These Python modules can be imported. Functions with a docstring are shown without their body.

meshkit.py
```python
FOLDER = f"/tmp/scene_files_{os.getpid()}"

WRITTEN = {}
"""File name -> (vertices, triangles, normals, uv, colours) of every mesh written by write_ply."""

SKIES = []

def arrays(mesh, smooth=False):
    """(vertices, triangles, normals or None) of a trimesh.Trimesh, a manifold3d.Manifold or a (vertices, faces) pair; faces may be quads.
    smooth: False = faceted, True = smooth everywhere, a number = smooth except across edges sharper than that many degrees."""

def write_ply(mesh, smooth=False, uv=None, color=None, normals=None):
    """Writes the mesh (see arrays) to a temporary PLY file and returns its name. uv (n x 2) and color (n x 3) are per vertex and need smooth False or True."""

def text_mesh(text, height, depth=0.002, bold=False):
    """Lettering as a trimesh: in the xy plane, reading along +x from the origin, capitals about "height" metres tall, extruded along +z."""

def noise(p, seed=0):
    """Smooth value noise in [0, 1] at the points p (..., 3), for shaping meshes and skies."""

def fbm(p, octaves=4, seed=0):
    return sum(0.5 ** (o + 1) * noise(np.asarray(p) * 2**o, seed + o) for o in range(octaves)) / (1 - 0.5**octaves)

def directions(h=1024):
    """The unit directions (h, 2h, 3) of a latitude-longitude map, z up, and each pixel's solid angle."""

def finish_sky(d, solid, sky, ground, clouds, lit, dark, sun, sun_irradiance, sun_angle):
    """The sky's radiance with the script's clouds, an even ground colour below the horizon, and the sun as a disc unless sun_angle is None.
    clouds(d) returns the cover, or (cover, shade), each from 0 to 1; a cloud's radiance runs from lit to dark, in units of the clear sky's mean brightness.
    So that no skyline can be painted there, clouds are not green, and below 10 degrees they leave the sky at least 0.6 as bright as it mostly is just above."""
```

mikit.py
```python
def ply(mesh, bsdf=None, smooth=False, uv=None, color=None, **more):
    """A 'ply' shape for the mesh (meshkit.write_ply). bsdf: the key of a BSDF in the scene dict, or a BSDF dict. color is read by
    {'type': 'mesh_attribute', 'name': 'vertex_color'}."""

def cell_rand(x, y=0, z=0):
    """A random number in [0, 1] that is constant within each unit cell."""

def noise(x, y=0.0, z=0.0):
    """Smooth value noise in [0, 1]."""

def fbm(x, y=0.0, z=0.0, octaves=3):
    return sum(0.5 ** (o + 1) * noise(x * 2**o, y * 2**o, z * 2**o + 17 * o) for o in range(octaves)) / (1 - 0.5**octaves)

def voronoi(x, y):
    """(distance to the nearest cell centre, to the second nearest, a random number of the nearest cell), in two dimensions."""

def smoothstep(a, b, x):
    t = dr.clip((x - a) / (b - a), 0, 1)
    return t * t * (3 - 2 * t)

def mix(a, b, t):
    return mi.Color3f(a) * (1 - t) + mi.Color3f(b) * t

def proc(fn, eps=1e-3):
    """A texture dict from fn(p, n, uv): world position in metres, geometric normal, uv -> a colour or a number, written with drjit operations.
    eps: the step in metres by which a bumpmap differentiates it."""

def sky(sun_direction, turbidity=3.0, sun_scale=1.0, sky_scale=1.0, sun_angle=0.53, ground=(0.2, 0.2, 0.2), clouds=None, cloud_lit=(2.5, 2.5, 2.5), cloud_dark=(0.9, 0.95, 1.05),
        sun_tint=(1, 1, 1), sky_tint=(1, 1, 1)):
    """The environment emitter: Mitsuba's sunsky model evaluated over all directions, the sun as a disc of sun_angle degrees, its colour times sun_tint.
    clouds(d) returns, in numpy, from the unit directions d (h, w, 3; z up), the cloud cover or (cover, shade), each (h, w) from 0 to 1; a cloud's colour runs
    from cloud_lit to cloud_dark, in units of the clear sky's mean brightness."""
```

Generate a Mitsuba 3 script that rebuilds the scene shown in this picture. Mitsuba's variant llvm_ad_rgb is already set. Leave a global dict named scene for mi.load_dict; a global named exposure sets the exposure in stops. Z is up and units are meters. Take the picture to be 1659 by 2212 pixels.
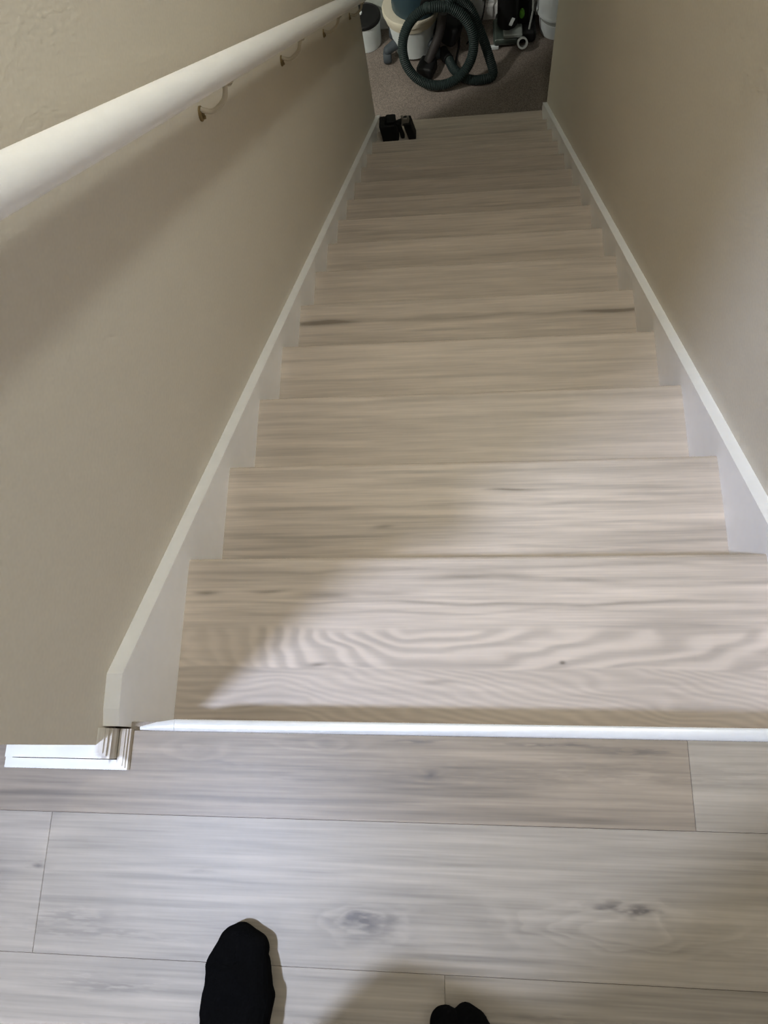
import math, random
import numpy as np, trimesh, manifold3d, shapely
from shapely.geometry import Polygon, box as sbox
from shapely.ops import unary_union
import drjit as dr, mitsuba as mi, mikit, meshkit
from mikit import noise, fbm, smoothstep, mix, proc
random.seed(7); np.random.seed(7)
T = mi.ScalarTransform4f

# ---------------------------------------------------------------- camera
CAM = np.array([0.0057, -0.0741, 1.1242]); YAW, PITCH, ROLL, FPX = -0.3595, 1.24476, -0.35848, 1600.0
_f = np.array([math.sin(YAW)*math.cos(PITCH), math.cos(YAW)*math.cos(PITCH), -math.sin(PITCH)])
_r = np.array([math.cos(YAW), -math.sin(YAW), 0.0]); _u = np.cross(_r, _f)
UP = -math.sin(ROLL)*_r + math.cos(ROLL)*_u
scene, labels = {}, {}
scene['camera'] = {'type': 'perspective', 'fov': 2*math.degrees(math.atan(829.5/FPX)), 'fov_axis': 'x', 'near_clip': 0.02, 'far_clip': 100.0,
                   'to_world': T().look_at(origin=CAM.tolist(), target=(CAM+_f).tolist(), up=UP.tolist())}
exposure = 0.0
# ---------------------------------------------------------------- lights (fixtures are built further down)
COOL = dict(at=(-1.00, -0.48, 2.40), r=0.07, power=(810, 942, 1270))       # lamp in the upper hall, left of the stair wall
WARM = dict(at=(-0.08, 0.08, 2.40), r=0.20, power=(4, 3.6, 2.8))      # lamp over the head of the stair
SIDE = dict(at=(0.41, 1.40, 2.10), r=0.11, power=(117, 122, 113))           # added fill lamp, unseen above the picture, brightens the left wall
HALL = dict(at=(-1.9, 3.0, -0.44), r=0.15, power=(245, 243, 220))       # lamp of the lower room, round the corner on the left

# ---------------------------------------------------------------- measures
RISE, RUN, N = 0.17879, 0.25313, 15
HW, XW = 0.515, 0.54                     # half width of the treads, wall planes
FLOOR2 = -(N+1)*RISE                      # lower floor
YE = 3.80                                 # where the stair walls end
YC = -0.082                               # end of the partition at the landing
CEIL = 2.42
SL = RISE/RUN

# ---------------------------------------------------------------- helpers
def key(name):
    if name not in scene and name not in labels: return name
    k = 1
    while f'{name}_{k:03d}' in scene or f'{name}_{k:03d}' in labels: k += 1
    return f'{name}_{k:03d}'
def taken(name):
    return name in scene or name in labels or any(k.startswith(name+'__') for k in scene)
def newname(name):
    if not taken(name): return name
    k = 1
    while taken(f'{name}_{k:03d}'): k += 1
    return f'{name}_{k:03d}'
def obj(name, mesh, mat, parent=None, smooth=30, uv=None, label=None, **more):
    k = newname(parent+'__'+name if parent else name)
    scene[k] = mikit.ply(mesh, mat, smooth=(False if uv is not None else smooth), uv=uv, **more)
    if label: labels[k] = {'label': label}
    return k
def thing(name, label, cat, group=None):
    k = newname(name); labels[k] = {'label': label, 'category': cat}
    if group: labels[k]['group'] = group
    return k
def struct(name, mesh, mat, label, smooth=False, **kw):
    k = obj(name, mesh, mat, None, smooth, **kw); labels[k] = {'label': label, 'kind': 'structure'}; return k
def box(x0, x1, y0, y1, z0, z1):
    b = trimesh.creation.box((x1-x0, y1-y0, z1-z0)); b.apply_translation(((x0+x1)/2, (y0+y1)/2, (z0+z1)/2)); return b
def join(*ms): return trimesh.util.concatenate([m for m in ms])
def prism_x(pts, x0, x1):                   # profile in (y, z), drawn out along x
    m = trimesh.creation.extrude_polygon(Polygon(pts).buffer(0), x1-x0, engine='earcut')
    v = m.vertices.copy(); m.vertices = np.stack([v[:, 2]+x0, v[:, 0], v[:, 1]], 1); return m
def prism_z(poly, z0, z1):
    m = trimesh.creation.extrude_polygon(poly, z1-z0, engine='earcut'); m.apply_translation((0, 0, z0)); return m
def prism_y(pts, y0, y1):                   # profile in (x, z), drawn out along y
    m = trimesh.creation.extrude_polygon(Polygon(pts).buffer(0), y1-y0, engine='earcut')
    v = m.vertices.copy(); m.vertices = np.stack([v[:, 0], v[:, 2]+y0, v[:, 1]], 1); m.invert(); return m
def mhull(*m): return manifold3d.Manifold.batch_hull(list(m))
def rbox(sx, sy, sz, r, n=4):               # rounded box about the origin
    pts = []
    for a in (-1, 1):
        for b in (-1, 1):
            for c in (-1, 1):
                s = manifold3d.Manifold.sphere(r, 4*n).translate((a*(sx/2-r), b*(sy/2-r), c*(sz/2-r))); pts.append(s)
    return tm(manifold3d.Manifold.batch_hull(pts))
def tm(m):
    q = m.to_mesh(); return trimesh.Trimesh(np.array(q.vert_properties[:, :3]), np.array(q.tri_verts), process=False)
def lathe(prof, n=40, at=(0, 0, 0)):        # (r, z) outline, closed on the axis
    m = trimesh.creation.revolve(np.array(prof, float), sections=n); m.apply_translation(at)
    if m.volume < 0: m.invert()
    return m
def rotated(m, axis, deg, about=(0, 0, 0)):
    m = m.copy(); m.apply_transform(trimesh.transformations.rotation_matrix(math.radians(deg), axis, about)); return m
def moved(m, x, y, z):
    m = m.copy(); m.apply_translation((x, y, z)); return m
def catmull(P, n=12, closed=False):
    P = np.array(P, float); out = []
    Q = np.vstack([P[-1], P, P[:2]]) if closed else np.vstack([2*P[0]-P[1], P, 2*P[-1]-P[-2]])
    for i in range(1, len(Q)-2):
        a, b, c, d = Q[i-1], Q[i], Q[i+1], Q[i+2]
        for t in np.linspace(0, 1, n, endpoint=False):
            out.append(.5*((2*b)+(-a+c)*t+(2*a-5*b+4*c-d)*t*t+(-a+3*b-3*c+d)*t**3))
    if not closed: out.append(Q[-2])
    return np.array(out)
def resample(P, step):
    s = np.r_[0, np.cumsum(np.linalg.norm(np.diff(P, axis=0), axis=1))]
    t = np.linspace(0, s[-1], max(3, int(s[-1]/step)+1)); return np.stack([np.interp(t, s, P[:, k]) for k in range(3)], 1)
def tube(P, r, n=12):                       # r: a number or one per point; closed ends
    P = np.asarray(P, float); r = np.broadcast_to(r, len(P)); D = np.gradient(P, axis=0); D /= np.linalg.norm(D, axis=1, keepdims=True)
    up = np.array([0, 0, 1.]) if abs(D[0][2]) < .9 else np.array([1., 0, 0]); V, F = [], []
    a = np.cross(up, D[0])
    ang = np.arange(n)*2*np.pi/n
    for i in range(len(P)):
        a = a-D[i]*(a@D[i]); a /= np.linalg.norm(a); b = np.cross(D[i], a)
        V.append(P[i]+r[i]*(np.cos(ang)[:, None]*a+np.sin(ang)[:, None]*b))
    V = np.vstack(V+[P[:1], P[-1:]]); m = len(P)
    for i in range(m-1):
        for j in range(n):
            k = (j+1) % n; F += [[i*n+j, i*n+k, (i+1)*n+k], [i*n+j, (i+1)*n+k, (i+1)*n+j]]
    for j in range(n):
        k = (j+1) % n; F += [[m*n, k, j], [m*n+1, (m-1)*n+j, (m-1)*n+k]]
    return trimesh.Trimesh(V, np.array(F), process=False)
def facing(m):                              # split vertices per triangle for uv on faceted meshes
    v = m.vertices[m.faces].reshape(-1, 3); return trimesh.Trimesh(v, np.arange(len(v)).reshape(-1, 3), process=False)

# ---------------------------------------------------------------- materials
def rgb(*c): return {'type': 'rgb', 'value': list(c)}
def mat(name, base, rough=.5, metallic=0., spec=.5, bump=None, bscale=1., **kw):
    b = {'type': 'principled', 'base_color': base if isinstance(base, dict) else rgb(*base), 'roughness': rough, 'metallic': metallic, 'specular': spec, **kw}
    if bump is not None: b = {'type': 'bumpmap', 'arbitrary': proc(bump), 'scale': bscale, 'bsdf': b}
    scene['mat_'+name] = {'type': 'twosided', 'bsdf': b}
    return 'mat_'+name

def wood_core(u, v, pid, knots=(), cracks=(), ring=24.0):
    """Grain of oak-look vinyl: u along the grain, v across, metres. knots: (u, v, half length, half width, height, darkness)."""
    su = u+pid*7.31; sv = v+pid*3.17
    warp = fbm(su*1.6, sv*9.0, 3.0, octaves=2)-0.5
    f = v*ring+warp*4.2+(fbm(su*7, sv*40, 9.0, octaves=2)-.5)*0.9
    dark = mi.Float(0); near = mi.Float(0)
    for (ku, kv, a, b, hgt, dk) in knots:
        wu = u+(fbm(u*22, v*40, 4.0)-.5)*a*.7; wv = v+(fbm(u*16, v*60, 5.0)-.5)*b*.8
        d2 = dr.square((wu-ku)/a)+dr.square((wv-kv)/b)
        f = f+hgt*dr.exp(-d2); near = near+dr.exp(-d2*.45)*min(1, abs(hgt)/3)
        if dk:
            dark = dark+dk*dr.exp(-d2*7)*(.35+.9*fbm(u*90, v*200, 4.0))+dk*.55*dr.exp(-d2*1.5)*smoothstep(.42, .75, fbm(u*38, v*110, 2.0))
    rings = f-dr.floor(f)
    band = smoothstep(0.0, .62, rings)*(1-smoothstep(.72, 1.0, rings))
    fine = fbm(su*13, sv*420, 1.0, octaves=2)-.5
    fib = fbm(su*6, sv*150, 5.0, octaves=3)-.5
    mid = fbm(su*3.2, sv*46, 7.0, octaves=3)-.5
    low = fbm(su*1.3, sv*12, 8.0, octaves=2)-.5
    streak = smoothstep(.58, .80, fbm(su*2.6, sv*60, 12.0, octaves=3))
    pale = smoothstep(.56, .80, fbm(su*3.1, sv*48, 15.0, octaves=3))
    cr = mi.Float(0)
    for (cu, cv, L, w, s) in cracks:
        vv = v-cv+(fbm(u*16, cv*50, 6.0)-.5)*.012
        cr = cr+s*dr.exp(-dr.square((u-cu)/L))*dr.exp(-dr.square(vv/w))*smoothstep(.25, .6, fbm(u*45, v*300, 7.0))
    t = .22*low+.34*mid+.34*fib+.20*fine-.22*streak+.15*pale-.11*(band-.4)*(.30+dr.minimum(near, 1.0))
    return t, dr.minimum(dark, 1), dr.minimum(cr, 1)

KNOTS = [(-.158, -.302, .040, .020, 1.6, 1.0), (-.13, -.312, .085, .030, 1.6, .25), (.225, -.277, .034, .014, 1.2, 1.1), (.21, -.302, .15, .026, 3.4, 0.), (.19, -.275, .07, .012, 0., .45),
         (-.40, -.086, .05, .018, 1.8, .15), (-.054, -.111, .018, .012, .8, .55), (-.626, -.249, .025, .012, .8, .6), (-.21, -.074, .05, .012, 2.0, .1)]
CRACKS = [(-.074, -.069, .04, .003, .8), (.12, -.070, .07, .003, .85), (.238, -.077, .05, .005, .7), (-.50, -.395, .08, .012, .45), (-.56, -.315, .07, .012, .4), (-.52, -.335, .12, .006, .35),
          (-.36, -.104, .04, .003, .4), (-.08, -.44, .06, .006, .3), (.10, -.405, .08, .004, .4), (-.38, -.25, .02, .003, .4), (.2, -.105, .3, .018, .22), (-.15, -.12, .2, .010, .2)]
PLANK_TONE = [-.22, .03, .02, .08, .07, -.04, .03, -.05, .02, -.03, .04, .0]
def wood_floor(p, n, uv):
    pid = dr.floor((uv.x+5)/10); u = uv.x-pid*10; v = uv.y
    t, dk, cr = wood_core(u, v, pid+1, KNOTS, CRACKS)
    tone = mi.Float(0)
    for i, k in enumerate(PLANK_TONE): tone = dr.select(dr.abs(pid-i) < .5, k, tone)
    c = mi.Color3f(.305, .266, .217)*(1+1.0*t+tone)
    c = c*dr.select(pid < .5, mi.Color3f(1.02, .955, .89), mi.Color3f(1.0))
    c = mix(c, (.085, .072, .064), dr.minimum(dk*1.35, 1)*.85)
    return dr.clip(mix(c, (.10, .085, .075), cr*.85), 0.01, .9)
# streaks of single treads, and shade painted in at the back of some: (tread, x, minus metres behind the nose, half length, half width, strength)
TSTREAK_SHADE = [(1, -.256, -.070, .05, .006, .85), (1, -.36, -.060, .035, .004, .8), (1, -.475, -.061, .022, .004, 1.0), (1, -.15, -.068, .05, .006, .6), (1, .0, -.034, .06, .005, .8), (1, .09, -.036, .04, .007, .5), (1, -.2, -.026, .25, .004, .55), (1, .2, -.022, .2, .004, .4),
           (1, -.05, -.085, .5, .003, .5), (1, -.12, -.100, .4, .003, .35), (1, .24, -.085, .2, .004, .4), (1, .2, -.045, .06, .004, .4), (1, -.262, -.195, .016, .004, 1.1), (1, .161, -.186, .005, .003, 1.6), (1, -.05, -.225, .03, .004, .5),
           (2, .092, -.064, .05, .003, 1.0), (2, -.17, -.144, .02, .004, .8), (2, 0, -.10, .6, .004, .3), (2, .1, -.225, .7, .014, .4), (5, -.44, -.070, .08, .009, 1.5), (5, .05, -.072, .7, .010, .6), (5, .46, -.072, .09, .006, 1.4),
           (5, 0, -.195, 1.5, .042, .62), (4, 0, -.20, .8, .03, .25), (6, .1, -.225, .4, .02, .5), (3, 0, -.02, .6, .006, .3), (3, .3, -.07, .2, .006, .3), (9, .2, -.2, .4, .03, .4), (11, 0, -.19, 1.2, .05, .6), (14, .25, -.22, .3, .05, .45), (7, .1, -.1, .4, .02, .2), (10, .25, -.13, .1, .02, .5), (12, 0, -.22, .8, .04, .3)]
TTONE = [0, .03, .0, .0, .02, .04, -.03, .0, .0, -.08, -.10, -.10, .03, .04, .0, .04]
def wood_tread(p, n, uv):
    pid = dr.floor((uv.x+5)/10); u = uv.x-pid*10; v = uv.y        # v: metres behind the nose
    first = dr.select(dr.abs(pid-1) < .5, mi.Float(1), mi.Float(0))
    t, dk, cr = wood_core(u, v, pid+21)
    # the first tread shows a bold cathedral figure and slanting lines behind it
    wob = (fbm(u*9, v*30, 2.0, octaves=2)-.5)
    du = u+.10; R = dr.sqrt(dr.square(du/dr.select(du < 0, mi.Float(.11), mi.Float(.34)))+dr.square((v-.128)/.060))
    fb = R*3.3+wob*1.5; rb = fb-dr.floor(fb); bb = smoothstep(0., .35, rb)*(1-smoothstep(.45, .95, rb))
    zb = smoothstep(.125, .140, v+wob*.02)*(1-smoothstep(.196, .202, v+wob*.008))
    fc = (v-.25*dr.maximum(u+.28, 0))*80+wob*2.6; rc = fc-dr.floor(fc); bc = smoothstep(0., .5, rc)*(1-smoothstep(.5, 1., rc))
    zc = smoothstep(.197, .203, v+wob*.008)
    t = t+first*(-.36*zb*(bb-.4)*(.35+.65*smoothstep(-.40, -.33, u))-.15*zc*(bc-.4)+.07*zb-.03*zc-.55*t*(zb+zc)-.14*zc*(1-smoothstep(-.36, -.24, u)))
    s = mi.Float(0); tone = mi.Float(0)
    for (k, cu, cv, L, w, a) in TSTREAK_SHADE:
        vv = -v-cv+(fbm(u*7, cv*90+k*3., 6.0, octaves=2)-.5)*.016
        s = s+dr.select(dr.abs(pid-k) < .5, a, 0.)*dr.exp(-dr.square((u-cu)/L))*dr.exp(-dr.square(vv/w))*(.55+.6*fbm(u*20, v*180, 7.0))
    for i, k in enumerate(TTONE): tone = dr.select(dr.abs(pid-i) < .5, k, tone)
    c = mi.Color3f(.50, .43, .37)*(1+t*dr.select(pid > 2.5, .58, .8)+tone)
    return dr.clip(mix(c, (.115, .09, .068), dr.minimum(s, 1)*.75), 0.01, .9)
mat('floor', proc(wood_floor), .42, spec=.45)
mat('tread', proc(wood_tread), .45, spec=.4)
def peel(p, n, uv): return fbm(p.x*190, p.y*190, p.z*190, octaves=2)
def paint(p, n, uv): return mi.Color3f(.595, .55, .475)*(1+.07*(fbm(p.x*3, p.y*3, p.z*3)-.5)+.05*(noise(p.x*220, p.y*220, p.z*220)-.5))
mat('paint', proc(paint), .75, spec=.25, bump=peel, bscale=.0018)
mat('hallpaint', (.50, .53, .49), .8, spec=.2)
mat('ceiling', (.50, .49, .47), .9, spec=.1)
def trimc(p, n, uv): return mi.Color3f(.90, .905, .92)*(1-.05*fbm(p.x*40, p.y*40, p.z*40))
mat('trim', proc(trimc), .38, spec=.5)
def oldtrim(p, n, uv): return mix((.80, .79, .76), (.40, .35, .29), (.70+.3*smoothstep(.35, .7, fbm(p.x*160, p.y*14, p.z*160)))*smoothstep(-.106, -.098, p.y+.010*(noise(p.x*260, 1., 2.)-.5))*smoothstep(-.545, -.530, p.x))  # stair-side return's shade painted in as taupe, with brownish streaks
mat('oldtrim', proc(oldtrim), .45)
mat('nosing', (.88, .90, .91), .25, metallic=.35, spec=.7)
def rugc(p, n, uv):
    k = fbm(p.x*240, p.y*240, 0.0, octaves=2); m = fbm(p.x*5, p.y*5, 2.0)
    return mi.Color3f(.215, .180, .160)*(.55+.9*k)*(.85+.3*m)
mat('rug', proc(rugc), .95, spec=.1, bump=lambda p, n, uv: fbm(p.x*260, p.y*260, 0.0, octaves=2), bscale=.006)
mat('subfloor', (.22, .19, .16), .9)
def sockc(p, n, uv): return mi.Color3f(.0028, .0028, .0031)*(.6+.8*noise(p.x*700, p.y*700, p.z*700))
mat('sock', proc(sockc), 1.0, spec=.02, bump=lambda p, n, uv: noise(p.x*650, p.y*650, p.z*650), bscale=.0012)
mat('trousers', (.03, .032, .04), .9, spec=.2); mat('shirt', (.10, .10, .11), .9, spec=.2); mat('skin', (.52, .34, .26), .5)
mat('hair', (.05, .035, .025), .6); mat('eye', (.75, .74, .72), .2); mat('iris', (.05, .04, .03), .2)
mat('railpaint', (.90, .90, .91), .35, spec=.5)
mat('brass', (.22, .16, .075), .45, metallic=.6)
mat('bracketpaint', (.50, .45, .36), .6)
mat('screw', (.8, .78, .7), .3, metallic=.4)
mat('black', (.009, .009, .010), .55, spec=.25); mat('toolblack', (.006, .006, .006), .6, spec=.2); mat('toolgrey', (.20, .185, .165), .5)
mat('whiteplastic', (.66, .70, .72), .4); mat('cream', (.62, .57, .47), .45); mat('blue', (.028, .056, .072), .4, spec=.35)
mat('hose', (.018, .029, .029), .55, spec=.25); mat('greytube', (.032, .027, .028), .55); mat('caster', (.055, .066, .078), .55, spec=.3)
mat('greyplastic', (.22, .24, .23), .4); mat('lime', (.16, .45, .05), .4); mat('greenclear', (.05, .066, .058), .25); mat('softgrey', (.30, .31, .30), .5)
mat('glow_cool_rim', (.7, .7, .7), .4)

# ---------------------------------------------------------------- room shell
w = struct('wall_left', box(-.665, -XW, YC, YE-.06, FLOOR2, CEIL), 'mat_paint', 'taupe painted stair wall that carries the white handrail')
struct('wall_right', box(XW, XW+.12, -1.9, YE, FLOOR2, CEIL), 'mat_paint', 'taupe painted stair wall on the right')
struct('wall_back', box(-2.6, XW, -2.02, -1.9, -.3, CEIL), 'mat_paint', 'taupe wall of the upper hall behind the viewer')
struct('wall_hall', join(box(-2.72, -2.6, -2.02, 1.5, -.3, CEIL), box(-2.72, -.665, 1.5, 1.62, -.3, CEIL)), 'mat_paint', 'taupe walls of the upper hall left of the stair')
struct('wall_header', box(-.54, XW, 3.05, 3.17, -.42, CEIL), 'mat_paint', 'taupe wall above the foot of the stair')
struct('ceiling', box(-2.72, XW+.12, -2.02, 3.17, CEIL, CEIL+.1), 'mat_ceiling', 'white ceiling over landing and stairwell')
struct('ceiling_lower', join(box(-3.0, 2.0, 3.17, 4.95, -.42, -.30), box(-3.0, -.665, 1.6, 3.17, -.42, -.30)), 'mat_ceiling', 'white ceiling of the lower hall')
struct('wall_far', box(-3.0, 2.0, 4.83, 4.95, FLOOR2, -.42), 'mat_hallpaint', 'pale green wall at the end of the lower hall')
struct('wall_lower_side', join(box(-3.12, -3.0, 1.5, 4.95, FLOOR2, -.42), box(2.0, 2.12, 3.8, 4.95, FLOOR2, -.42), box(-3.0, -.665, 1.5, 1.6, FLOOR2, -.42), box(XW+.12, 2.0, 3.68, 3.8, FLOOR2, -.42)), 'mat_hallpaint', 'side walls of the lower hall')
struct('floor_lower', box(-3.0, 2.0, 1.6, 4.83, FLOOR2-.1, FLOOR2), 'mat_rug', 'brown grey carpet of the lower hall')
# lower skirting board along the far wall
BB = [(4.83, FLOOR2), (4.812, FLOOR2), (4.812, FLOOR2+.095), (4.816, FLOOR2+.105), (4.822, FLOOR2+.112), (4.825, FLOOR2+.13), (4.83, FLOOR2+.13)]
struct('baseboard_far', prism_x(BB, -3.0, 2.0), 'mat_trim', 'white skirting board along the far lower wall')

# ---------------------------------------------------------------- landing floor: planks
struct('floor', join(box(-2.6, -.665, -1.9, 1.5, -.30, -.012), box(-.665, XW, -1.9, -.047, -.30, -.012)), 'mat_subfloor', 'landing floor of light greyed oak-look planks')
area = unary_union([sbox(-2.6, -1.9, -.66503, 1.5), sbox(-.66503, -1.9, XW, YC), sbox(-XW, -1.9, XW, -.060)])
PW = .186; pid = 0
def plank(poly, pid):
    g = poly.buffer(-.0002, join_style=2)
    if g.is_empty: return
    g = max(getattr(g, 'geoms', [g]), key=lambda q: q.area)
    b = prism_z(g, -.012, -.0006); cap = g.buffer(-.0006, join_style=2)
    if cap.is_empty: return
    c = prism_z(max(getattr(cap, 'geoms', [cap]), key=lambda q: q.area), -.0006, 0)
    m = facing(join(b, c)); v = m.vertices
    obj('plank', m, 'mat_floor', 'floor', uv=np.stack([v[:, 0]+10*pid, v[:, 1]], 1))
SEAMS = {1: .305, 2: -.617, 3: -.035}
nextid = 5; ids = {(1, 0): 0, (1, 1): 1, (2, 0): 2, (2, -1): 3, (3, 0): 5, (3, -1): 4}
for row in range(-8, 11):
    y1 = -.178-PW*(row-2)-PW; y0, y1 = y1, y1+PW
    s = SEAMS.get(row, (row*.47) % 1.22-.6)
    for j in (-3, -2, -1, 0, 1):
        x0 = s+1.22*j
        if row == 1: x0 = s-1.22+1.22*j
        g = sbox(x0, y0, x0+1.22, y1).intersection(area)
        for q in getattr(g, 'geoms', [g]):
            if q.area > 2e-4: plank(q, ids.get((row, j), 6+(abs(row*3+j) % 6)))

# ---------------------------------------------------------------- staircase
st = thing('staircase', 'straight flight of light oak-look vinyl stairs descending between taupe walls', 'staircase')
prof0 = [(.0, 0), (.0, 0)]
def tread_profile(yn, yb, z):
    r = .009; th = .026; pts = [(yb, z-th), (yb, z)]
    for a in np.linspace(90, 0, 6): pts.append((yn-r+r*math.cos(math.radians(a)), z-r+r*math.sin(math.radians(a))))
    for a in np.linspace(0, -90, 6): pts.append((yn-r+r*math.cos(math.radians(a)), z-th+r+r*math.sin(math.radians(a))))
    return pts
for k in range(1, N+1):
    yn, z = k*RUN, -k*RISE; yb = -.047 if k == 1 else (k-1)*RUN-.026
    m = facing(prism_x(tread_profile(yn, yb, z), -HW, HW)); v = m.vertices
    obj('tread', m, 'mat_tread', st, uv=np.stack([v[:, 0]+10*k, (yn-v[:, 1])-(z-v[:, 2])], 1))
    m = facing(box(-HW, HW, yn-.038, yn-.026, z-RISE, z-.026)); v = m.vertices
    obj('riser', m, 'mat_tread', st, uv=np.stack([v[:, 0]*.999+10*((k+3) % 15+1), (z-v[:, 2])+.05], 1))
m = facing(box(-HW, HW, -.059, -.047, -RISE, -.012)); v = m.vertices
obj('riser', m, 'mat_tread', st, uv=np.stack([v[:, 0]+10*8, -v[:, 2]], 1))
# white metal nosing strip on the landing's edge
pts = [(-.0605, 0.0)]+[(-.0515+.0088*math.cos(a), .0005+.0046*math.sin(a)) for a in np.linspace(math.pi, 0, 12)]+[(-.0427, -.010), (-.0462, -.010), (-.0462, -.004), (-.0605, -.004)]
m1 = prism_x(pts, -.440, .513)
tp = np.array(pts[1:13]); fa = np.array([(y, z) for y, z in pts])
tips = [np.stack([np.full(len(fa), x), -.0590+(fa[:, 0]+.0590)*k, fa[:, 1]*k-.0002], 1) for x, k in ((-.4405, 1.0), (-.470, .72), (-.495, .30))]
m1 = join(m1, tm(mhull(*[manifold3d.Manifold.hull_points(np.vstack(tips[i:i+2])) for i in (0,)])), tm(manifold3d.Manifold.hull_points(np.vstack(tips[1:3]))))
obj('nosing_strip', m1, 'mat_nosing', st, smooth=40, label='white metal nosing strip')

# skirt boards
def skirt(x0, x1, name, label):
    off = .054; p = [(YC+.027, .030), (-.030, .036), (.021, off-SL*.021), (YE, off-SL*YE), (YE, FLOOR2), (YE-.25, FLOOR2), (-.02, -.30), (YC+.027, -.30)]
    g = Polygon(p); m = prism_x(p, x0, x1)
    inner = prism_x([(a, b) for a, b in p], x0, x1)
    return struct(name, m, 'mat_trim', label)
skirt(-XW, -HW, 'trim_1', 'white skirt board up the left side of the stair')
# right board runs on to the landing
p = [(-.30, .054), (.021, .054), (.021, .039), (.0, .054)]
pr = [(-.055, .054), (0, .054), (YE, .054-SL*YE), (YE, FLOOR2), (YE-.25, FLOOR2), (-.02, -.30), (-.055, -.30)]
struct('trim_2', prism_x(pr, HW, XW), 'mat_trim', 'white skirt board up the right side of the stair')

# ---------------------------------------------------------------- base moulding wrapped round the partition end
BH = .044
base_prof = [(0, 0), (.019, 0), (.019, BH-.014), (.0165, BH-.010), (.0165, BH-.006), (.012, BH-.002), (.009, BH), (0, BH)]
def ring_mould(d0, d1, z0, z1, chamfer):
    """U-shaped moulding round the partition's end, d0 to d1 off the wall, with a softened outer top edge."""
    def U(d, ye):
        return sbox(-.665-d, YC-d, -XW+d, ye)
    out = []
    ye = -.058
    core = sbox(-.665-d0, YC-d0, -XW+d0, .3)
    def clip(g): return g.difference(core).intersection(unary_union([sbox(-.665-.1, YC-.1, -.60, -.02), sbox(-.60, YC-.1, 0, ye)]))
    a = prism_z(clip(U(d1, .3)), z0, z1-chamfer)
    b = prism_z(clip(U(d1-chamfer*.5, .3)), z1-chamfer, z1-chamfer*.4)
    c = prism_z(clip(U(d1-chamfer, .3)), z1-chamfer*.4, z1)
    return join(a, b, c)
struct('baseboard_left', ring_mould(0, .019, 0, BH, .008), 'mat_oldtrim', 'short white base moulding wrapped round the end of the left stair wall')
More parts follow.
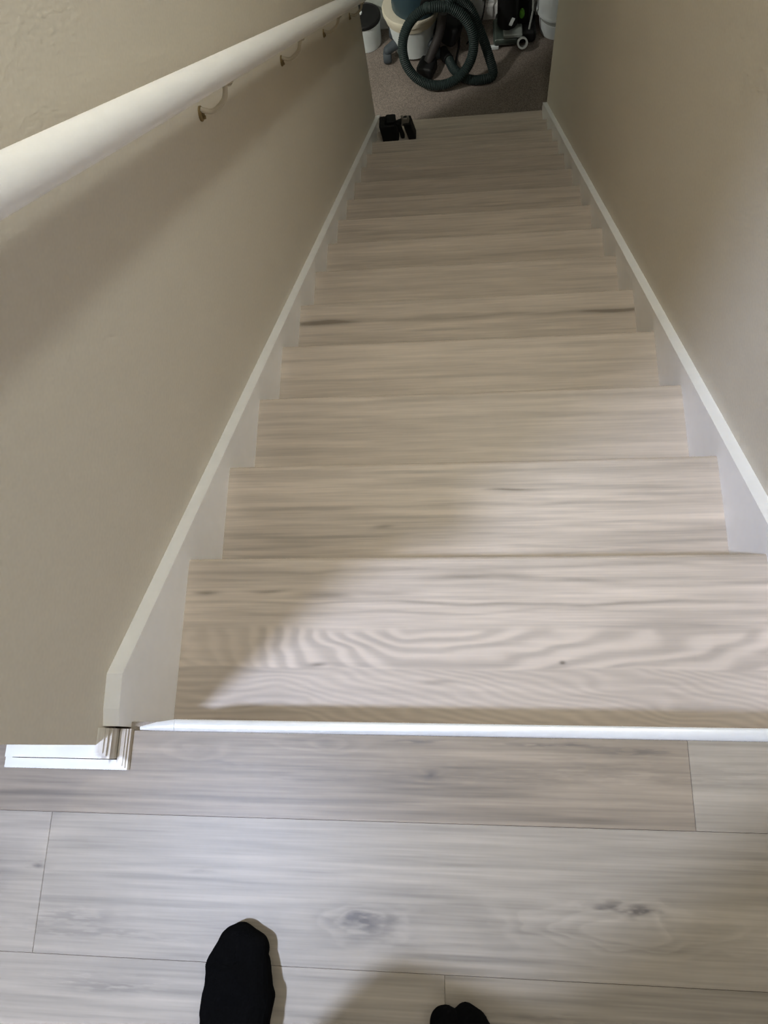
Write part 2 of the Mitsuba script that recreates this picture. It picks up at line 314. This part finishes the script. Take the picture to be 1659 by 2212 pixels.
obj('base_shoe', ring_mould(.0205, .035, 0, .014, .006), 'mat_oldtrim', 'baseboard_left')

# ---------------------------------------------------------------- handrail
hr = thing('handrail', 'round white handrail on taupe brackets along the left stair wall', 'handrail')
RX, RR, RH = -.468, .0275, .878
def rail_pt(y): return np.array([RX, y, RH-SL*y])
obj('rail', tube([rail_pt(y) for y in np.linspace(-.02, 3.6, 40)], RR, 28), 'mat_railpaint', hr, smooth=60)
for yb in (1.185, 1.917, 2.645, 3.37):
    b = rail_pt(yb+.01); wz = .79-SL*yb
    br = obj('bracket', tube(catmull([(-XW+.004, yb, wz), (-XW+.03, yb, wz-.006), (RX-.012, yb+.006, wz+.016), (RX, yb+.010, b[2]-RR-.004)], 6), [.0055]*19, 10), 'mat_bracketpaint', hr, smooth=60, label='taupe painted handrail bracket')
    obj('base_plate', moved(rotated(lathe([(0, 0), (.015, 0), (.015, .003), (.011, .006), (0, .006)], 24), (0, 1, 0), 90), -XW, yb, wz-.01), 'mat_brass', br, label='dull brass wall plate')
    obj('wall_screw', moved(rotated(lathe([(0, 0), (.004, 0), (.004, .002), (0, .003)], 12), (0, 1, 0), 90), -XW+.006, yb, wz-.02), 'mat_brass', br, label='dark brass screw')
    sad = rotated(moved(rbox(.022, .05, .004, .0015, 2), 0, 0, 0), (1, 0, 0), -math.degrees(math.atan(SL)))
    obj('saddle', moved(sad, RX, yb+.012, b[2]-RR*1.22), 'mat_bracketpaint', br)
    obj('screw', moved(lathe([(0, 0), (.0065, 0), (.005, -.004), (0, -.005)], 12), RX+.002, yb+.028, rail_pt(yb+.028)[2]-RR*1.22-.002), 'mat_screw', br)

# ---------------------------------------------------------------- ceiling lamps
def lamp(name, d, label, down=.0):
    t = thing(name, label, 'ceiling light'); x, y, z = d['at']; r = d['r']
    obj('rim', lathe([(0, .02), (r+.012, .02), (r+.014, .008), (r+.004, 0), (r+.002, .012), (0, .012)], 40, (x, y, z)), 'mat_glow_cool_rim', t)
    dome = lathe([(0, -.030), (r*.5, -.024), (r*.85, -.010), (r, .004), (r, .011), (0, .011)], 40, (x, y, z))
    k = obj('diffuser', dome, 'mat_ceiling', t, smooth=60)
    scene[k]['emitter'] = {'type': 'area', 'radiance': {'type': 'rgb', 'value': [float(v) for v in d['power']]}}
lamp('ceiling_light', COOL, 'small cool white flush ceiling light of the upper hall')
lamp('ceiling_light', WARM, 'warm white flush ceiling light over the landing')
wl = thing('added_wall_lamp', 'added unseen wall lamp on the right stair wall, filling the left wall with light', 'wall lamp'); sx, sy, sz = SIDE['at']
obj('base_plate', rotated(lathe([(0, 0), (.05, 0), (.05, .012), (.03, .02), (0, .02)], 32), (0, 1, 0), -90).apply_translation((XW, sy, sz)), 'mat_trim', wl)
obj('arm', tube([(XW-.015, sy, sz), (sx+.06, sy, sz)], .012, 12), 'mat_trim', wl)
gl = obj('shade', moved(trimesh.creation.icosphere(3, SIDE['r']), sx, sy, sz), 'mat_ceiling', wl, smooth=True)
scene[gl]['emitter'] = {'type': 'area', 'radiance': {'type': 'rgb', 'value': [float(v) for v in SIDE['power']]}}
lamp('ceiling_light', HALL, 'cool white flush ceiling light of the lower hall')

# ---------------------------------------------------------------- person
def hull_chain(bones):
    parts = []
    for a, ra, b, rb in bones:
        parts.append(manifold3d.Manifold.batch_hull([manifold3d.Manifold.sphere(ra, 20).translate(tuple(a)), manifold3d.Manifold.sphere(rb, 20).translate(tuple(b))]))
    return manifold3d.Manifold.batch_boolean(parts, manifold3d.OpType.Add)
def fleshed(man, step=.012, it=8):
    m = tm(man.refine_to_length(step)); m.merge_vertices(); trimesh.smoothing.filter_taubin(m, iterations=it); return m
def ell(c, r): return manifold3d.Manifold.sphere(1, 24).scale(tuple(r)).translate(tuple(c))
def mhull(*m): return manifold3d.Manifold.batch_hull(list(m))
A = manifold3d.OpType.Add
pn = thing('person', 'person in black socks standing on the landing, only the toes in view', 'person')
PX, PY = -.165, -.50
hipL, hipR = np.array([PX-.09, PY-.02, .90]), np.array([PX+.09, PY-.03, .90])
FL = dict(toe=(-.3065, -.332), heel=(-.311, -.577)); FR = dict(toe=(-.012, -.412), heel=(-.003, -.657))
def foot(toe, heel, side, notch):
    """Sock over a foot: side +1 when the big toe lies towards +x."""
    t, h = np.array(toe), np.array(heel); d = (t-h)/np.linalg.norm(t-h); n = np.array([d[1], -d[0]])*side
    def P(f, s, z): q = h+d*f*.262+n*s; return (q[0], q[1], z)
    balls = []
    # heel to ball to toes
    chain = [[(P(.0, 0, .034), .033), (P(.22, -.004, .034), .033), (P(.30, 0, .045), .038)],
             [(P(.22, -.004, .034), .033), (P(.62, -.026, .022), .021), (P(.70, .026, .026), .025), (P(.45, .004, .042), .036), (P(.30, 0, .055), .036)],
             [(P(.62, -.028, .022), .021), (P(.70, .024, .026), .025), (P(.80, -.031, .017), .0165), (P(.84, .020, .020), .020), (P(.78, 0, .026), .024)]]
    toes = [(.935, .021, .0185, .0195) if notch else (.915, .019, .0185, .0175), (.962, -.004, .0160, .0155), (.940, -.016, .0150, .0145), (.885, -.027, .0138, .0138), (.820, -.037, .0130, .0130)]
    mans = [mhull(*[manifold3d.Manifold.sphere(r, 20).translate(c) for c, r in g]) for g in chain]
    for q, base in ((toes[:1] if notch else toes[:3], (.82, .014)), (toes[1:3], (.76, -.006)), (toes[2:4], (.72, -.014)), (toes[3:], (.66, -.022))):
        mans.append(mhull(*[manifold3d.Manifold.sphere(r*1.05, 20).translate(P(f, s, z)) for f, s, z, r in q], manifold3d.Manifold.sphere(.019, 20).translate(P(*base, .022))))
    ank = P(.13, 0, .09)
    mans.append(mhull(manifold3d.Manifold.sphere(.034, 20).translate(P(.05, 0, .035)), manifold3d.Manifold.sphere(.036, 20).translate(ank), manifold3d.Manifold.sphere(.034, 20).translate(P(.34, 0, .05))))
    mans.append(mhull(manifold3d.Manifold.sphere(.036, 20).translate(ank), manifold3d.Manifold.sphere(.042, 20).translate(P(.10, 0, .20))))
    m = fleshed(manifold3d.Manifold.batch_boolean(mans, A), .006, 6)
    nz = meshkit.fbm(m.vertices*np.array([60, 60, 60]), 2, seed=3)-.5
    m.vertices = m.vertices+m.vertex_normals*(nz[:, None]*.004); m.apply_translation((0, 0, -m.vertices[:, 2].min()+.0005))
    return m, np.array(P(.10, 0, .20))
mL, aL = foot(FL['toe'], FL['heel'], 1, False); mR, aR = foot(FR['toe'], FR['heel'], -1, True)
obj('sock', mL, 'mat_sock', pn, smooth=True, label='black sock on the foot set further forward'); obj('sock', mR, 'mat_sock', pn, smooth=True, label='black sock on the foot set further back')
kneeL, kneeR = np.array([-.27, -.435, .49]), np.array([-.06, -.50, .49])
legs = hull_chain([(aL+(0, 0, -.03), .05, kneeL, .062), (kneeL, .062, hipL, .088), (aR+(0, 0, -.03), .05, kneeR, .062), (kneeR, .062, hipR, .088), (hipL, .09, hipR, .09)])
legs = manifold3d.Manifold.batch_boolean([legs, ell((PX, PY-.02, .95), (.17, .115, .12))], A)
obj('trousers', fleshed(legs, .018, 8), 'mat_trousers', pn, smooth=True)
sh = [np.array([PX+s*.185, PY-.01, 1.42]) for s in (-1, 1)]; el = [np.array([-.385, -.462, 1.11]), np.array([.08, -.462, 1.11])]; wr = [np.array([-.075, -.25, 1.075]), np.array([.055, -.25, 1.075])]
torso = manifold3d.Manifold.batch_boolean([mhull(ell((PX, PY-.02, .98), (.165, .115, .08)), ell((PX, PY-.03, 1.28), (.175, .115, .12))), mhull(ell((PX, PY-.03, 1.28), (.175, .115, .12)), *[manifold3d.Manifold.sphere(.062, 20).translate(tuple(s)) for s in sh]),
    hull_chain([(sh[0], .06, el[0], .047), (el[0], .047, wr[0]+(el[0]-wr[0])*.25, .04), (sh[1], .06, el[1], .047), (el[1], .047, wr[1]+(el[1]-wr[1])*.25, .04), (np.array([PX, PY-.02, 1.42]), .075, np.array([PX, PY-.01, 1.49]), .055)])], A)
obj('shirt', fleshed(torso, .018, 8), 'mat_shirt', pn, smooth=True)
HD = np.array([PX, PY+.045, 1.64])
head = manifold3d.Manifold.batch_boolean([ell(HD, (.075, .095, .108)), mhull(ell(HD+(0, .035, -.075), (.042, .035, .03)), ell(HD+(0, .02, -.01), (.066, .06, .05))),
    hull_chain([(np.array([PX, PY-.005, 1.48]), .052, HD+(0, -.02, -.06), .056)]), mhull(manifold3d.Manifold.sphere(.006, 12).translate(tuple(HD+(0, .098, .012))), manifold3d.Manifold.sphere(.013, 12).translate(tuple(HD+(0, .108, -.028)))),
    ell(HD+(0, .088, -.058), (.022, .010, .008)), ell(HD+(-.076, -.005, -.005), (.010, .018, .030)), ell(HD+(.076, -.005, -.005), (.010, .018, .030))], A)
body = fleshed(head, .008, 6)
obj('head', body, 'mat_skin', pn, smooth=True)
obj('hair', fleshed(ell(HD+(0, -.018, .024), (.083, .098, .104))-ell(HD+(0, .085, -.02), (.10, .07, .095)), .01, 6), 'mat_hair', pn, smooth=True)
for s in (-1, 1):
    ey = obj('eye', tm(ell(HD+(s*.031, .087, .012), (.012, .008, .008))), 'mat_eye', pn, smooth=True)
    obj('iris', tm(ell(HD+(s*.031, .0935, .009), (.0045, .0025, .0045))), 'mat_iris', ey, smooth=True)
for i, s in ((0, -1), (1, 1)):
    fw = np.array([0.0, .04, .03]); w0 = wr[i]; palm = w0+np.array([s*-.0, .055, .012])
    mans = [mhull(manifold3d.Manifold.sphere(.024, 16).translate(tuple(w0)), manifold3d.Manifold.sphere(.026, 16).translate(tuple(w0+(el[i]-w0)*.28))),
            mhull(manifold3d.Manifold.sphere(.021, 16).translate(tuple(w0)), *[manifold3d.Manifold.sphere(.013, 12).translate(tuple(palm+np.array([0, .012, q]))) for q in (-.03, .03)])]
    for j in range(4):
        b0 = palm+np.array([0, .012, -.030+.020*j]); L = (.021, .026, .028, .025)[j]
        b1 = b0+np.array([-s*L*.5, L*.85, .002]); b2 = b1+np.array([-s*L*.85, L*.25, 0]); b3 = b2+np.array([-s*L*.6, -L*.4, 0])
        mans.append(hull_chain([(b0, .0095, b1, .009), (b1, .009, b2, .0085), (b2, .0085, b3, .008)]))
    t0 = w0+np.array([0, .02, .022]); mans.append(hull_chain([(t0, .012, t0+(-s*.01, .03, .026), .0105), (t0+(-s*.01, .03, .026), .0105, t0+(-s*.034, .045, .028), .009)]))
    obj('hand', fleshed(manifold3d.Manifold.batch_boolean(mans, A), .004, 5), 'mat_skin', pn, smooth=True)

# ---------------------------------------------------------------- nailer on the stair
Z14, Y14 = -14*RISE+.0035, 3.487
nl = thing('nailer', 'black cordless nail gun standing near the foot of the stairs', 'nail gun')
def up(m, x, y, z): return moved(m, x, y, Z14+z)
def leanbar(p0, p1, sx, sy, r=.008):
    p0, p1 = np.array(p0, float), np.array(p1, float)
    s = [manifold3d.Manifold.sphere(r, 12).translate((c[0]+a*(sx/2-r), c[1]+b*(sy/2-r), c[2])) for c in (p0, p1) for a in (-1, 1) for b in (-1, 1)]
    return moved(tm(mhull(*s)), 0, 0, Z14)
obj('housing', join(leanbar((-.425, Y14, .010), (-.437, Y14, .115), .098, .085, .010), leanbar((-.430, Y14, .11), (-.415, Y14, .138), .06, .06, .010)), 'mat_toolblack', nl)
obj('handle', join(leanbar((-.380, Y14, .105), (-.340, Y14, .122), .034, .030, .010), leanbar((-.350, Y14, .115), (-.318, Y14, .128), .034, .030, .010)), 'mat_toolblack', nl)
obj('magazine', leanbar((-.352, Y14-.005, .006), (-.372, Y14-.005, .110), .022, .03, .005), 'mat_toolblack', nl)
obj('battery', leanbar((-.295, Y14, .010), (-.318, Y14, .115), .048, .07, .008), 'mat_toolblack', nl)
obj('belt_hook', join(leanbar((-.332, Y14-.02, .105), (-.324, Y14-.02, .150), .046, .012, .004), leanbar((-.342, Y14-.02, .150), (-.345, Y14-.02, .172), .012, .012, .004), leanbar((-.308, Y14-.02, .145), (-.310, Y14-.02, .162), .014, .012, .004)), 'mat_toolgrey', nl, label='grey metal belt hook')

# ---------------------------------------------------------------- lower hall: shop vacuum
F2 = FLOOR2
sv = thing('shop_vacuum', 'wet and dry vacuum with white drum and cream collar behind the coiled hose', 'shop vacuum')
DX, DY = -.315, 4.605
obj('drum', lathe([(0, .02), (.122, .02), (.132, .028), (.164, .235), (.166, .258), (0, .258)], 48, (DX, DY, F2)), 'mat_whiteplastic', sv, smooth=40)
obj('collar', lathe([(0, .25), (.170, .25), (.178, .258), (.183, .298), (.194, .304), (.195, .326), (.188, .336), (0, .336)], 48, (DX, DY, F2)), 'mat_cream', sv, smooth=40, label='cream lid collar')
obj('motor_head', lathe([(0, .334), (.154, .334), (.162, .344), (.164, .48), (.152, .53), (.11, .56), (0, .57)], 48, (DX+.035, DY-.005, F2)), 'mat_blue', sv, smooth=40, label='dark blue motor head')
obj('inlet', moved(rotated(lathe([(0, 0), (.045, 0), (.045, .06), (.036, .062), (.036, .01), (0, .01)], 28), (1, 0, 0), 90), DX+.115, DY-.125, F2+.45), 'mat_black', sv, smooth=40)
for ax, ay in ((-.185, -.105), (.155, -.10), (-.15, .12), (.15, .12)):
    wheel = moved(rotated(lathe([(0, -.026), (.036, -.026), (.044, -.016), (.044, .016), (.036, .026), (0, .026)], 28), (0, 1, 0), 90), DX+ax, DY+ay, F2+.0445)
    f = obj('caster', wheel, 'mat_caster', sv, smooth=40)
    fork = tm(mhull(manifold3d.Manifold.sphere(.030, 14).translate((DX+ax*.96, DY+ay, F2+.095)), manifold3d.Manifold.sphere(.034, 14).translate((DX+ax*.66, DY+ay*.66, F2+.105))))
    obj('fork', fork, 'mat_caster', f, smooth=60)
# the hose: an upright coil leaning on the drum, a second loop beside it and its end on the floor
def ribbed(P, r):
    P = resample(P, .006); k = np.arange(len(P)); return tube(P, r+.0022*np.cos(k*np.pi), 14)
def coil_pt(a, c, rx, ry, lean):
    return np.array([c[0]+rx*math.cos(a), c[1]+ry*math.sin(a)*math.sin(lean), c[2]+ry*math.sin(a)*math.cos(lean)])
CC = np.array([-.140, 4.282, F2+.27]); LEAN = math.radians(19)
pts = [coil_pt(a, CC, .232, .236, LEAN) for a in np.linspace(math.radians(75), math.radians(75-360), 28)]
pts += [np.array(q) for q in ((-.03, 4.40, F2+.50), (.06, 4.41, F2+.43), (.13, 4.37, F2+.30), (.190, 4.32, F2+.15), (.222, 4.27, F2+.040), (.150, 4.238, F2+.034), (.05, 4.255, F2+.034), (-.035, 4.34, F2+.034), (-.075, 4.44, F2+.034))]
start = [np.array(q) for q in ((-.20, 4.395, F2+.455), (-.19, 4.345, F2+.50))]
path = catmull(start+pts, 10)
obj_h = obj('suction_hose', ribbed(path, .0300), 'mat_hose', None, smooth=50); labels[obj_h] = {'label': 'thick dark ribbed vacuum hose coiled upright in front of the white drum', 'category': 'hose'}
obj('cuff', tube([(-.075, 4.435, F2+.036), (-.10, 4.48, F2+.036), (-.12, 4.52, F2+.036)], .036, 20), 'mat_black', obj_h, smooth=40)
# floor nozzle with its wand inside the coil
nz_ = thing('floor_nozzle', 'dark vacuum floor nozzle on a grey wand standing inside the hose coil', 'vacuum nozzle')
obj('brush_head', moved(rotated(rbox(.115, .13, .085, .02), (0, 0, 1), -20), -.225, 4.37, F2+.046), 'mat_black', nz_, smooth=40)
obj('wand', tube(catmull([(-.215, 4.385, F2+.08), (-.18, 4.41, F2+.14), (-.13, 4.44, F2+.24), (-.105, 4.455, F2+.37)], 8), .030, 20), 'mat_greytube', nz_, smooth=50, label='grey plastic wand')
obj('swivel', moved(rotated(rotated(rbox(.17, .12, .15, .035), (0, 0, 1), -30), (0, 1, 0), 18), -.075, 4.545, F2+.17), 'mat_black', nz_, smooth=40)
pc = obj('power_cord', tube(resample(catmull([(-.0, 4.66, F2+.007), (-.005, 4.58, F2+.007), (-.022, 4.48, F2+.007), (-.025, 4.40, F2+.007), (.0, 4.345, F2+.007), (.05, 4.34, F2+.007)], 8), .01), .0065, 8), 'mat_black', None, smooth=60)
labels[pc] = {'label': 'thin black power cord dropping to the carpet inside the hose coil', 'category': 'cord'}

# ---------------------------------------------------------------- lower hall: pails, board, upright vacuum
bk = thing('bucket', 'small white bucket with a black lid, half hidden by the left stair wall', 'bucket')
BX, BY = -.655, 4.70
obj('body', lathe([(0, 0), (.100, 0), (.104, .005), (.112, .19), (0, .19)], 44, (BX, BY, F2)), 'mat_whiteplastic', bk, smooth=40)
obj('lid', lathe([(0, .185), (.119, .185), (.121, .192), (.120, .206), (.113, .212), (.107, .206), (0, .206)], 44, (BX, BY, F2)), 'mat_black', bk, smooth=40, label='black lid')
obj('spout_cap', lathe([(0, .205), (.014, .205), (.014, .216), (.011, .219), (0, .219)], 24, (BX-.02, BY+.02, F2)), 'mat_whiteplastic', bk, smooth=40, label='small white spout cap')
pl = thing('pail', 'white pail with a wide collar, half hidden by the right stair wall', 'pail')
QX, QY = .672, 4.68
obj('body', lathe([(0, 0), (.112, 0), (.120, .008), (.130, .105), (.130, .11), (0, .11)], 44, (QX, QY, F2)), 'mat_whiteplastic', pl, smooth=40)
obj('band', lathe([(0, .105), (.126, .105), (.128, .155), (0, .155)], 44, (QX, QY, F2)), 'mat_softgrey', pl, smooth=40, label='grey band painting in the shade below the collar')  # shade under the collar, put into the colour
obj('collar', lathe([(0, .15), (.148, .15), (.156, .16), (.156, .178), (.150, .186), (.158, .42), (0, .42)], 44, (QX, QY, F2)), 'mat_whiteplastic', pl, smooth=40, label='wide pale upper collar')
bd = prism_y(np.array(Polygon([(-.13, 0), (.16, 0), (.16, .6), (-.13, .6)]).buffer(-.05).buffer(.05).exterior.coords)[:-1], 0, .016)
wb = obj('lid_board', moved(rotated(bd, (1, 0, 0), -2.0), 0.0, 4.778, F2+.004), 'mat_whiteplastic'); labels[wb] = {'label': 'white board with rounded corners leaning on the far wall behind the hose', 'category': 'board'}
hc = obj('hanging_cord', tube(resample(catmull([(.185, 4.80, F2+.66), (.182, 4.77, F2+.30), (.170, 4.75, F2+.12), (.135, 4.72, F2+.02), (.09, 4.66, F2+.006), (.05, 4.60, F2+.006)], 8), .012), .0045, 8), 'mat_black', None, smooth=60)
labels[hc] = {'label': 'thin black cord hanging down beside the white leaning board', 'category': 'cord'}
uv_ = thing('upright_vacuum', 'black upright vacuum cleaner with a lime green button near the far wall', 'vacuum cleaner')
obj('floor_head', moved(rbox(.27, .22, .085, .025), .385, 4.66, F2+.05), 'mat_black', uv_, smooth=40)
obj('hood', moved(rotated(rbox(.17, .17, .06, .022), (1, 0, 0), 18), .315, 4.60, F2+.075), 'mat_greenclear', uv_, smooth=40, label='smoky clear nozzle hood')
obj('bumper', moved(rbox(.115, .022, .028, .006), .212, 4.535, F2+.016), 'mat_whiteplastic', uv_, smooth=40, label='pale front bumper')
obj('column', tm(mhull(*[manifold3d.Manifold.sphere(.03, 16).translate((x, y, F2+z)) for x, y, z in ((.325, 4.66, .10), (.450, 4.66, .10), (.325, 4.74, .10), (.450, 4.74, .10), (.30, 4.70, .62), (.465, 4.70, .62), (.30, 4.76, .62), (.465, 4.76, .62))])), 'mat_black', uv_, smooth=40)
obj('canister', lathe([(0, .12), (.06, .12), (.068, .13), (.072, .40), (0, .40)], 32, (.325, 4.615, F2)), 'mat_black', uv_, smooth=40)
obj('button', tm(ell((.420, 4.626, F2+.175), (.018, .012, .038))), 'mat_lime', uv_, smooth=True, label='lime green oval button')
obj('tag', moved(rotated(box(-.011, .011, -.002, .002, -.028, .028), (0, 1, 0), 22), .350, 4.541, F2+.19), 'mat_whiteplastic', uv_, label='white tag')
obj('trim_strip', tube([(.485, 4.63, F2+.36), (.490, 4.61, F2+.20), (.470, 4.58, F2+.08)], .007, 8), 'mat_softgrey', uv_, smooth=40)
rg = rotated(lathe([(0, .012), (.024, .012), (.024, .09), (.036, .09), (.036, 0), (.027, 0), (.024, .004), (.024, .012)], 32), (1, 0, 0), 62)
obj('hose_end', moved(rotated(trimesh.creation.annulus(.024, .036, .09, sections=32), (1, 0, 0), 55), .425, 4.515, F2+.052), 'mat_softgrey', uv_, smooth=40, label='pale round hose end')
obj('bracket', moved(rbox(.13, .10, .03, .01), .36, 4.56, F2+.105), 'mat_greyplastic', uv_, smooth=40)
